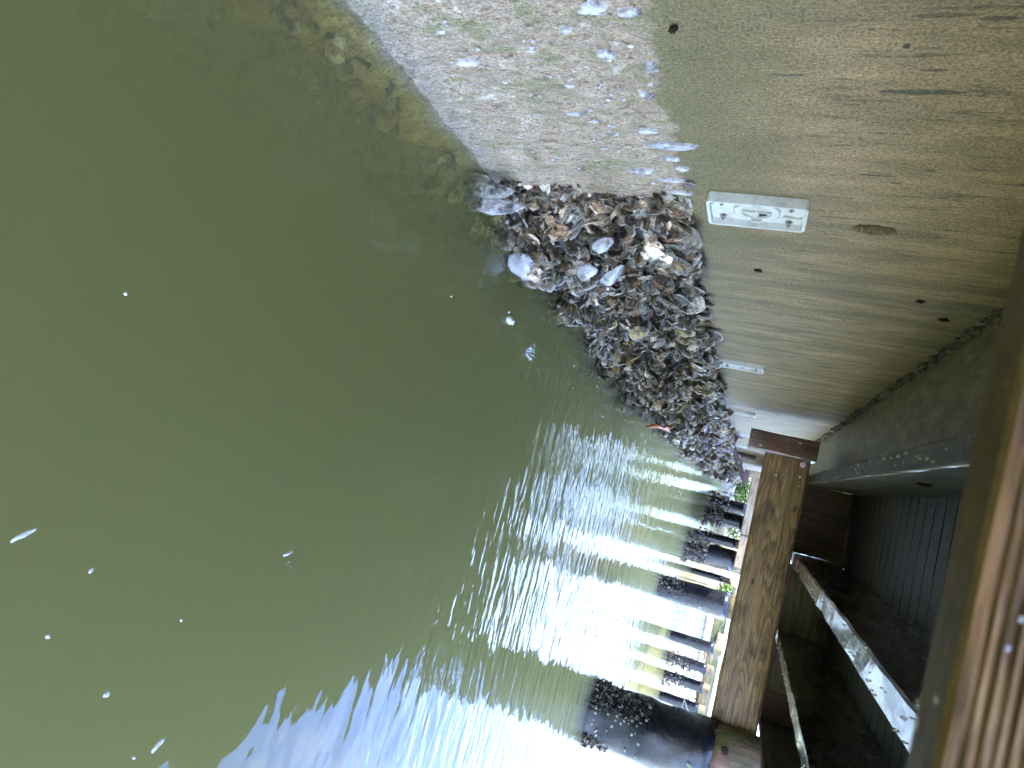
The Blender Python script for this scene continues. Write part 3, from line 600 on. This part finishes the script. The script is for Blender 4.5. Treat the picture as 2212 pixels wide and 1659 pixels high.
for x, y, h, rw, lab in ((-4.5, 52, 15, 4.5, 'tall leafy tree farthest left behind the seawall line'), (-.5, 53, 17, 4.2, 'tallest leafy tree behind the largest pale boulder'), (2.6, 50, 14, 3.0, 'leafy tree at the right end of the far left bank'), (.8, 49, 9, 2.8, 'lower leafy tree in front of the tallest one')): tree(x, y, -.75, h, rw, lab)
for i, (x, y, s_, lab) in enumerate(((.9, 43.6, .55, 'largest pale boulder at the water edge of the far left bank'), (1.7, 43.8, .4, 'grey boulder beside the largest pale one'), (2.5, 43.7, .33, 'small grey boulder below the green bush'), (.1, 43.7, .45, 'boulder half hidden by the seawall end'))):
    tag(MB().blob((x, y, -1.1), (s_, s_*.7, s_*.7), 12, 9, .5, i).build('boulder', 'rock', smooth=False), lab, 'boulder', 'boulders on the far bank')
def house(x, y, z, wx, wy, h, mat, lab):
    e = empty('house', x, y, z, lab, 'house')
    MB().box(x, x+wx, y, y+wy, z, z+h).build('walls', mat, e)
    MB().add([(x-.2, y-.2, z+h), (x+wx+.2, y-.2, z+h), (x+wx+.2, y+wy+.2, z+h), (x-.2, y+wy+.2, z+h), (x+.5, y+wy/2, z+h+.9), (x+wx-.5, y+wy/2, z+h+.9)], [(0, 1, 5, 4), (2, 3, 4, 5), (1, 2, 5), (3, 0, 4), (0, 3, 2, 1)]).build('roof', 'roof', e)
    for k in range(4):
        MB().box(x+wx*(.12+.22*k), x+wx*(.12+.22*k)+wx*.1, y-.02, y+.02, z+h*.4, z+h*.75).build('window', 'hole', e)
house(9, 60, -.36, 12, 6, 3.2, 'pink', 'low pinkish house behind the far dock'); house(26, 62, -.36, 10, 6, 3., 'grey', 'low grey house far to the right')
for i, (x, y, c_, lab) in enumerate(((6.1, 26.9, 'grey', 'small grey block on the bank behind the first white gap'), (7.1, 27.1, 'beam2', 'pale timber steps on the bank behind the second white gap'), (8.2, 26.9, 'pink', 'pinkish block on the bank behind the third white gap'))):
    b = MB()
    b.box(x, x+.5, y, y+.5, -.36, -.22); b.box(x+.08, x+.42, y+.15, y+.5, -.22, -.08); tag(b.build('garden_block', c_), lab, 'block')
b = MB()
for i in range(60):
    x = 5.2+i*.16; s_ = random.uniform(.04, .1); b.blob((x, 26.7+random.random()*.5, -.33), (s_, s_, s_*.7), 6, 5, .6, i)
tag(b.build('bank_rubble', 'rock'), 'loose rubble lying along the top of the white seawall', 'rubble', kind='stuff')

# ------------------------------------------------------------------ oysters
def shell_mesh(length, width, cup, seed, nr=6, na=16, curl=0.):
    """an oyster valve lying in its local xy plane, hinge at the origin, growing along +x; closed, with ruffled layered rim"""
    rnd = random.Random(seed); vs = []; rad = []; fs = []; off = Vector((rnd.random()*50, rnd.random()*50, rnd.random()*50)); bend = rnd.uniform(-.25, .25)
    for side in (1, -1):
        for i in range(nr+1):
            q = i/nr
            for k in range(na):
                th = 2*math.pi*k/na; u = math.cos(th); v = math.sin(th)
                wob = 1+.16*mnoise.noise(Vector((u*1.6, v*1.6, 0))+off)+.09*mnoise.noise(Vector((u*4, v*4, 3))+off)
                ex = .5+.5*u*wob*q+(.03*math.sin(k*2.4+seed*3)*q*q)                     # 0 hinge .. 1 lip
                wd_ = width*v*wob*q*(.35+.65*min(1, max(0, .5+.5*u*q+.25)))
                x = length*ex; y = wd_+bend*length*ex*ex*.6
                rr = math.hypot((ex-.5)*2, wd_/max(width, 1e-5))
                z = cup*(1-q*q)*(1 if side > 0 else -.25)+0.2*width*q*q*mnoise.noise(Vector((u*5, v*5, q*3))+off)+(.03*width if side > 0 else -.03*width)*(1-.5*q)
                z += cup*.18*math.sin(q*nr*2.1+seed)*q+curl*ex*ex*length
                vs.append(Vector((x, y, z))); rad.append(q)
            if i:
                o = (0 if side > 0 else (nr+1)*na)
                for k in range(na):
                    a = o+(i-1)*na+k; b_ = o+(i-1)*na+(k+1) % na; c_ = o+i*na+(k+1) % na; d = o+i*na+k
                    fs.append((a, d, c_, b_) if side > 0 else (a, b_, c_, d))
    o = (nr+1)*na
    for k in range(na): fs.append((nr*na+k, o+nr*na+k, o+nr*na+(k+1) % na, nr*na+(k+1) % na))
    return vs, fs, rad
def frame(x, up):
    x = Vector(x).normalized(); z = Vector(up); z = (z-x*z.dot(x)).normalized(); y = z.cross(x); return Matrix((x, y, z)).transposed()
HI = [shell_mesh(1, .26+.14*random.random(), .10+.12*random.random(), i, 6, 16, random.uniform(-.15, .25)) for i in range(16)]
LO = [shell_mesh(1, .24+.16*random.random(), .10+.12*random.random(), 40+i, 3, 9, random.uniform(-.1, .2)) for i in range(12)]
def smooth01(a, b, x): t = max(0, min(1, (x-a)/(b-a))); return t*t*(3-2*t)
def prot(y, z):
    """how far the oyster crust stands out from the wall"""
    t = (-.42-z)/.76                                # 0 at the top edge, 1 at the water
    if t < 0: return 0
    base = .16+.14*smooth01(3.6, 5.4, y)+.1*smooth01(7, 13, y)
    p = base*(.35+.95*math.sin(min(1., t*1.05+.12)*math.pi*.62))
    p *= smooth01(2.36, 2.62, y+.06*mnoise.noise(Vector((z*6, 0, 0))))
    return p*(1+.65*mnoise.noise(Vector((y*2.6, z*3.4, 4))))+.04*mnoise.noise(Vector((y*7, z*7, 1)))
core = MB(); cy_ = [2.4+i*.05 for i in range(60)]; yv = 5.4
while yv < 44: cy_.append(yv); yv *= 1.014
cz_ = [-.455-i*.055 for i in range(24)]
vs = []; fs = []
for a in cy_:
    for c_ in cz_: vs.append((max(-.01, prot(a, c_)-.045-.03*(c_ > -.5))+.012*mnoise.noise(Vector((a*14, c_*14, 0))), a, c_))
for i in range(len(cy_)-1):
    for k in range(len(cz_)-1): m = len(cz_); fs.append((i*m+k, (i+1)*m+k, (i+1)*m+k+1, i*m+k+1))
core.add(vs, fs); 
def shellcol(y, z, r):
    near = max(1-smooth01(2.55, 3.1, y), .55*(1-smooth01(3., 3.7, y))*smooth01(-.95, -.75, z)*(1-smooth01(-.6, -.5, z)), .06)
    dark = [(.07, .048, .03), (.13, .092, .055), (.20, .15, .09), (.085, .062, .045), (.24, .20, .15), (.36, .32, .27), (.16, .12, .035)]
    pale = [(.38, .32, .27), (.30, .25, .20), (.38, .27, .20), (.44, .42, .40), (.16, .17, .14), (.52, .42, .36), (.20, .14, .08), (.12, .09, .06)]
    c_ = r.choice(pale if r.random() < near else dark); k = r.choice((.35, .5, .7, .85, 1.1, 1.5, 2.2)); g_ = 1+.45*near; return (c_[0]*k*1.07*g_, c_[1]*k*g_, c_[2]*k*(.86 if y < 4.5 else .74)*g_)
spots = []
def scatter(y0, y1, n, size):
    for i in range(n):
        y = y0+(y1-y0)*random.random(); z = -1.33+.94*random.random()
        top = smooth01(-.60, -.42, z)
        z = min(z, -.455)
        d = Vector((random.uniform(.25, 1.), random.uniform(-.8, .5), random.uniform(-.7, .9)))
        if top > random.random(): d = Vector((random.uniform(.1, .6), random.uniform(-.5, .3), random.uniform(.7, 1.3)))
        L = size*random.uniform(.55, 1.35)
        spots.append((y, z, d, L))
scatter(2.34, 2.5, 240, .075); scatter(2.36, 2.9, 220, .10); scatter(2.4, 3.2, 600, .06); scatter(2.75, 3.6, 380, .09); scatter(3.2, 6, 1100, .07); scatter(3.5, 5.5, 900, .10); scatter(5.5, 9, 1500, .105); scatter(9, 16, 1500, .15); scatter(16, 43, 1500, .22)
for i in range(620):
    y = 2.6+15*random.random()**1.6; spots.append((y, random.uniform(-.58, -.45), Vector((random.uniform(.05, .45), random.uniform(-.4, .25), random.uniform(.8, 1.3))), random.choice((.07, .10, .12, .16, .19))*random.uniform(.7, 1.)*(1+.02*y)))
items = []
for i, (y, z, d, L) in enumerate(spots):
    p = prot(y, z); base = Vector((p-.03, y, z)); 
    if z > -.5: base.x = max(.0, p-.05)
    dd = d.normalized(); up = Vector((1, random.uniform(-1.2, .3), random.uniform(-.3, .9)))+Vector(rng.normal(size=3))*.8
    if abs(up.normalized().dot(dd)) > .95: up += Vector((0, .7, .3))
    base = base-dd*L*.35
    items.append((base, dd, up, L, y, z, i))
def place(mb, it, lib, rnd):
    base, dd, up, L, y, z, i = it; vs, fs, rad = lib[i % len(lib)]; F = frame(dd, up); wv = rnd.uniform(.8, 1.25)
    V = [base+F @ Vector((v.x*L, v.y*L*wv, v.z*L)) for v in vs]; c_ = shellcol(y, z, rnd); t = rnd.random()
    mb.add(V, fs, rad=list(rad), tone=t, col=[c_]*len(V))
# the 300 that show largest are oysters of their own, the rest of the crust is one mass
camp = Vector((1, 0, 0))
def show(it): return it[3]/(it[0]-camp).length*(1 if it[0].z > WZ+.02 else 0)*(1 if it[0].x > prot(it[4], it[5])-.12 else .6)
order = sorted(items, key=show, reverse=True); solo = order[:290]; rest = order[290:]
rnd = random.Random(3)
crust = core; crust.at = {'rad': [.3]*len(core.v), 'tone': [0.]*len(core.v), 'col': [(.035, .028, .02)]*len(core.v)}
for it in rest: place(crust, it, HI if it[4] < 4.5 else LO, rnd)
tag(crust.build('oyster_crust', 'shell', smooth=False), 'thick crust of countless grey brown oysters along the tide line of the seawall', 'oysters', kind='stuff')
for it in solo:
    b = MB(); place(b, it, HI, rnd); y, z = it[4], it[5]; o = b.build('oyster', 'shell', smooth=False)
    if y < 2.9: lab = ('pale pinkish oyster at the broken near edge of the crust, ' + ('in its upper half' if z > -.75 else 'in its lower half'))
    elif z > -.56: lab = 'upright oyster blade along the top edge of the crust'
    elif z < -1.0: lab = 'dark wet oyster low on the crust, just over the water'
    elif z < -.78: lab = 'grey brown oyster in the middle of the crust, lower rows'
    else: lab = 'grey brown oyster in the middle of the crust, upper rows'
    tag(o, lab, 'oyster', 'oysters crusted on the seawall')
def solo_shell(pos, dd, up, L, lib_i, mat, name, lab, cat, col=(.6, .58, .55), wv=1., group=None):
    vs, fs, rad = HI[lib_i]; F = frame(dd, up); V = [Vector(pos)+F @ Vector((v.x*L, v.y*L*wv, v.z*L)) for v in vs]
    b = MB(); b.add(V, fs, rad=list(rad), tone=.8, col=[col]*len(V)); return tag(b.build(name, mat, smooth=True), lab, cat, group)
solo_shell((.235, 2.66, -1.02), (.25, .15, -1), (1, -1.1, .5), .155, 2, 'nacre', 'oyster_shell', 'big smooth white shell hanging at the waterline of the crust', 'shell', wv=1.4)
solo_shell((.10, 2.33, -1.02), (.25, -.2, -1.2), (.6, -1, 0), .20, 4, 'shell', 'oyster_shell', 'long grey pointed shell dipping into the water at the near end of the crust', 'shell', (.42, .38, .36), .7)
solo_shell((.07, 2.27, -1.05), (.12, -.2, -1.2), (.6, -1, 0), .24, 7, 'shell', 'oyster_shell', 'olive grey long shell, half under water, nearest to the bare wall', 'shell', (.30, .29, .22), .6)
solo_shell((.27, 2.50, -.72), (.1, .3, -1), (1, -1, .3), .10, 5, 'nacre', 'oyster_shell', 'small oval white shell in the middle of the near edge of the crust', 'shell', wv=1.2)
solo_shell((.26, 2.42, -.60), (.6, .5, -.6), (1, -.8, .8), .13, 8, 'nacre', 'oyster_shell', 'curved pale lilac shell above the small oval white one', 'shell', wv=.7)
solo_shell((.30, 3.38, -.62), (.3, -.1, -1), (1, -1, .2), .11, 9, 'shell', 'scallop_shell', 'yellow ribbed shell among dark oysters', 'shell', (.42, .28, .06), 1.2)
solo_shell((.14, 2.30, -.72), (.5, -.6, .3), (.4, -1, .3), .07, 1, 'shell', 'oyster_shell', 'round orange brown shell ring on the near face of the crust', 'shell', (.5, .33, .2), 1.5)
solo_shell((.18, 2.36, -.64), (.4, .3, -.8), (.8, -1, .3), .1, 3, 'nacre', 'oyster_shell', 'smooth lilac grey shell beside the orange brown ring', 'shell', wv=1.2)
solo_shell((.012, 2.21, -.36), (.1, .1, -1), (1, -.3, 0), .05, 6, 'shell', 'oyster_shell', 'small purple brown shell stuck to the wall just below the nearest drain plate', 'shell', (.2, .13, .13), .8)
# orange sponge
b = MB(); pts = [(.48, 7.95, -.97), (.47, 7.75, -1.01), (.50, 7.58, -1.07), (.53, 7.52, -1.13), (.54, 7.52, -1.18)]
b.tube(pts, [.035, .042, .034, .022, .012], 12, .5); tag(b.build('orange_sponge', 'orange', smooth=True), 'curved orange sponge hanging from the oysters at the waterline', 'sponge')
# shell scars left on the scraped wall
def scar(y, z, ry, rz, mat, lab, i, th=.008):
    b = MB(); vs = []; n = 26; m = 4; fs = []
    for j in range(m+1):
        q = j/m
        for k in range(n):
            a = 2*math.pi*k/n; wob = 1+.5*mnoise.noise(Vector((math.cos(a)*1.8, math.sin(a)*1.8, i*3.1)))+.35*mnoise.noise(Vector((math.cos(a)*6, math.sin(a)*6, i*1.7)))
            vs.append((.004+th*(1-q**3)*(1+.5*mnoise.noise(Vector((k*.9, q*3, i)))) if j < m else -.012, y+ry*q*wob*math.cos(a), z+rz*q*wob*math.sin(a)))
        if j:
            for k in range(n): fs.append(((j-1)*n+k, (j-1)*n+(k+1) % n, j*n+(k+1) % n, j*n+k))
    b.add(vs, fs); return tag(b.build('shell_scar', mat, smooth=False), lab, 'shell scar', 'white oyster scars on the bare wall')
SC = [(1.542, -.953, .018, .038, 'lowest white shell scar, alone on the pinkish wall'), (1.326, -.533, .03, .036, 'white flaky scar high near the left photo edge, larger of its pair'), (1.343, -.449, .018, .03, 'white scar next to the algae edge near the top of the wall'),
      (1.50, -.536, .028, .026, 'branched white scar in the middle of the upper tide line'), (1.547, -.43, .03, .022, 'double white scar touching the algae edge'), (1.677, -.454, .02, .026, 'round white scar above the dark red stain'),
      (1.87, -.482, .02, .03, 'crumpled lilac scar beside the long shell scar'), (1.955, -.425, .028, .085, 'long smooth lilac scar, largest on the bare wall'), (2.149, -.547, .02, .045, 'flat oval white scar nearest the oyster crust'),
      (2.107, -.399, .022, .026, 'round white scar just above the oval one'), (2.04, -.43, .012, .04, 'thin white scar between the long scar and the drain plate'), (1.786, -.691, .01, .04, 'thin white sliver scar in the middle of the bare wall'),
      (1.895, -.60, .012, .03, 'faint narrow scar under the crumpled one'), (2.2, -.45, .012, .05, 'speckled white scar at the corner of the crust'), (2.30, -.42, .01, .05, 'narrow scar beside the top corner of the crust'), (1.40, -.62, .012, .02, 'tiny scar near the left photo edge, under the flaky pair')]
for i, (y, z, ry, rz, lab) in enumerate(SC): scar(y, z, ry*.8, rz, 'scar' if i not in (7,) else 'nacre', lab, i)
b = MB()
for i in range(110):
    y = 1.2+1.35*random.random(); z = -.44-.6*random.random()**1.3; s_ = random.uniform(.002, .009)
    b.blob((.004, y, z), (.005, s_*.6, s_*random.uniform(.7, 1.8)), 7, 4, .6, i)
tag(b.build('shell_crumbs', 'scar'), 'tiny white shell crumbs dotted over the scraped part of the wall', 'shell crumbs', kind='stuff')
tag(MB().blob((.008, 1.395, -.354), (.010, .009, .010), 12, 8, .3, 3).build('barnacle', 'rust'), 'single dark barnacle on the yellow green algae', 'barnacle')
# small dark pits and shell stubs on the concrete
for i, (y, z, s_, lab) in enumerate(((3.086, -.142, .016, 'square rusty nub on the wall past the drain plate'), (3.247, .546, .018, 'dark nub high on the wall, lower of two'), (3.487, .698, .02, 'dark nub high on the wall, upper of two'))):
    tag(MB().blob((.002, y, z), (.012, s_, s_), 7, 6, .5, i).build('wall_nub', 'rust'), lab, 'nub', 'dark nubs on the concrete')
# submerged growth below the waterline
b = MB()
for i in range(330):
    y = 1.0+2.6*random.random(); z = -1.24-.75*random.random()**1.3; L = random.uniform(.05, .13); dd = Vector((random.uniform(.3, 1), random.uniform(-.6, .4), random.uniform(-.8, .3))).normalized()
    vs_, fs_, rad_ = LO[i % 12]; F = frame(dd, (1, -.5, .8)); c_ = random.choice(((.38, .28, .20), (.30, .23, .16), (.48, .42, .36), (.26, .23, .18)))
    b.add([Vector((.02, y, z))+F @ (v*L) for v in vs_], fs_, rad=list(rad_), tone=.5, col=[c_]*len(vs_))
tag(b.build('submerged_oysters', 'shell'), 'brown submerged oysters and growth seen through the green water', 'oysters', kind='stuff')

# ------------------------------------------------------------------ growth on the piles
def clump(px, py, r, a0, a1, z0, z1, n, L, lab, colset=((.16, .12, .08), (.32, .25, .18), (.5, .43, .34))):
    b = MB()
    for i in range(n):
        a = math.radians(random.uniform(a0, a1)); z = z0+(z1-z0)*random.random()**1.5; d = Vector((math.sin(a), -math.cos(a), random.uniform(-.8, .8))).normalized()
        l = L*random.uniform(.6, 1.3); vs_, fs_, rad_ = LO[random.randrange(12)]; F = frame(d, Vector(rng.normal(size=3))); c_ = random.choice(colset); rr = r*.93+random.random()*L*1.3*(1-abs(z-z0)/(z1-z0+.01)*.7)
        b.add([Vector((px+math.sin(a)*rr, py-math.cos(a)*rr, z))+F @ (v*l)-d*l*.3 for v in vs_], fs_, rad=list(rad_), tone=random.random(), col=[c_]*len(vs_))
    return tag(b.build('oyster_clump', 'shell'), lab, 'oyster clump', 'oyster clumps on the piles')
dkc = ((.03, .025, .02), (.09, .07, .05), (.20, .16, .11), (.34, .30, .23))
clump(3.96, 8.2, .33, -95, -25, -1.25, -.52, 520, .055, 'dark ragged oyster clump on the left side of the nearest pile', dkc)
clump(3.96, 8.2, .33, 35, 95, -1.25, -.85, 200, .06, 'brown oyster clump low on the right side of the nearest pile', ((.12, .08, .05), (.3, .2, .12), (.5, .42, .34)))
clump(3.16, 13.4, .22, -70, 20, -1.25, -.7, 80, .07, 'small pale oysters scattered on the second pile')['kind'] = 'stuff'
clump(2.80, 18.3, .27, -120, 60, -1.25, -.62, 260, .11, 'bulky grey oyster clump round the foot of the third pile')
clump(2.60, 21.2, .16, -120, 80, -1.25, -.6, 80, .09, 'oyster clump low on the slim pile behind the third')
clump(2.09, 24.4, .28, -120, 90, -1.25, -.6, 240, .12, 'oyster clump round the pair of touching far piles')
clump(1.66, 26.4, .24, -120, 90, -1.25, -.5, 150, .13, 'oysters on the farthest pile next to the seawall')
clump(6.22, 20.6, .14, -90, 90, -1.2, -.5, 60, .09, 'specks of oyster on the second small pile', dkc)['kind'] = 'stuff'; clump(6.78, 20.7, .14, -90, 90, -1.2, -.5, 60, .09, 'specks of oyster on the third small pile', dkc)['kind'] = 'stuff'
for i in range(30):
    a = math.radians(random.uniform(-42, 38) if i > 12 else random.uniform(-45, -8)); z = -1.12+.72*random.random()**1.3; r = .338+(.05*(z-WZ)/1.4); s_ = random.uniform(.008, .017)
    d = Vector((math.sin(a), -math.cos(a), 0)); c_ = Vector((3.96, 8.2, z))+d*r*.985
    b = MB(); b.tube([c_-d*.01, c_+d*s_*.5, c_+d*s_*.9, c_+d*s_*.5], [s_*1.15, s_*.9, s_*.55, s_*.35], 10, .3, True)
    tag(b.build('barnacle', 'barn'), 'pale round barnacle on the black wrap of the nearest pile', 'barnacle', 'barnacles on the nearest pile')
b = MB(); b.add([(3.98, 7.80, -.03), (4.01, 7.80, -.02), (4.06, 7.79, .08), (4.05, 7.79, .075)], [(0, 1, 2, 3)]); b.add([(3.98, 7.802, -.03), (4.01, 7.802, -.02), (4.06, 7.792, .08), (4.05, 7.792, .075)], [(3, 2, 1, 0)])
tag(b.build('grass_blade', 'straw'), 'green grass blade stuck to the nearest pile', 'grass blade')

# ------------------------------------------------------------------ old iron by the far oysters
b = MB(); b.tube([(.30, 12.6, -.34), (.48, 13.2, -.25), (.70, 13.6, -.13), (.90, 14, -.06)], [.035, .05, .045, .028], 10, .5); b.tube([(.90, 14, -.06), (1.0, 14, -.02), (1.14, 14.05, .02), (1.15, 14.05, -.02)], .012, 8)
tag(b.build('bent_pipe', 'rust'), 'dark bent rusty pipe sticking out above the far oysters', 'pipe')
b = MB(); b.add([(.06, 12.2, -.40), (.36, 12.2, -.44), (.36, 12.3, -.40), (.05, 12.9, -.22), (.1, 12.3, -.3), (.06, 12.9, -.4)], [(0, 1, 2, 4), (0, 4, 3, 5), (0, 5, 2, 1), (4, 2, 5, 3)])
tag(b.build('iron_wedge', 'rust'), 'black iron wedge on the wall beside the bent pipe', 'wedge')
tag(board(.03, .11, 18.9, 19.6, -.5, .06, .004, 6, 2, 3).build('timber_slat', 'block'), 'dark red timber slat fixed on the wall beyond the bent pipe', 'slat')

# ------------------------------------------------------------------ splashes, foam and falling drops
def splash_crown(x, y, r, lab):
    b = MB()
    for i in range(16):
        a = 2*math.pi*i/16+random.random()*.2; d = Vector((math.cos(a), math.sin(a), 0)); h = random.uniform(.3, 1)*r; c_ = Vector((x, y, WZ))
        b.tube([c_+d*r*.5, c_+d*r*.75+Vector((0, 0, h*.6)), c_+d*r*(1.0+.3*random.random())+Vector((0, 0, h))], [r*.13, r*.09, r*.04], 6)
        b.blob(c_+d*r*1.35+Vector((0, 0, h*random.uniform(.7, 1.5))), (r*.07,)*3, 6, 4, 0, i)
    b.blob((x, y, WZ), (r*.6, r*.6, r*.12), 14, 6, .3, 1)
    return tag(b.build('splash', 'foam', smooth=True), lab, 'splash')
splash_crown(.556, 3.172, .035, 'small white splash crown on the water near the oysters')
b = MB(); b.blob((.472, 2.829, WZ+.006), (.02, .042, .016), 14, 8, .2, 3); b.blob((.44, 2.80, WZ+.002), (.006, .01, .005), 8, 5, .2, 3); tag(b.build('bubble', 'foam', smooth=True), 'oval white bubble floating between the splash crown and the big shell', 'bubble')
FL = [(1.378, .846, .004, .022, .5, 'long white streak floating at the bottom left of the photo'), (1.92, 1.312, .006, .02, .7, 'curved white fleck just before the blue reflection'), (1.744, 1.123, .006, .007, 0, 'round foam fleck below the curved one'), (1.461, 1.001, .003, .006, .9, 'small oblong fleck above the long streak'),
      (1.583, .949, .004, .004, 0, 'round speck between the long streak and the foam fleck'), (1.612, 1.278, .003, .003, 0, 'tiny speck in open green water'), (1.925, 1.247, .003, .003, 0, 'tiny speck beside the curved fleck'), (1.48, 1.62, .004, .018, .3, 'bright leaf shaped reflection inside a ring ripple, modelled as a white fleck'),  # leaf shaped fleck: a ripple's reflection, added as white foam on the water
      (.464, 4.073, .006, .012, 0, 'white fleck on dark water under the oysters'), (.49, 4.81, .006, .012, 0, 'second white fleck farther under the oysters'), (.533, 2.21, .003, .004, 0, 'speck near the ring ripples'), (.906, .906, .003, .003, 0, 'tiny speck in front of the brown growth')]
for i, (x, y, rx, ry, rot, lab) in enumerate(FL):
    b = MB(); b.blob((0, 0, 0), (rx, ry, .0035), 12, 6, .35, i); b.v = [(x+v[0]*math.cos(rot)-v[1]*math.sin(rot), y+v[0]*math.sin(rot)+v[1]*math.cos(rot), WZ+.001+v[2]) for v in b.v]
    tag(b.build('foam_fleck', 'foam', smooth=True), lab, 'foam fleck', 'white flecks floating on the water')
b = MB()
for i in range(46):
    x = random.uniform(.35, 1.5); y = random.uniform(2.2, 7.5); z = random.uniform(WZ+.02, .55); r = random.uniform(.0016, .0032)*(.6+y*.15)
    b.blob((x, y, z), (r, r, r*random.uniform(1.5, 4)), 6, 5, 0, i)
tag(b.build('falling_drops', 'drop', smooth=True), 'fine water drops falling from the joists to the water', 'water drops', kind='stuff')
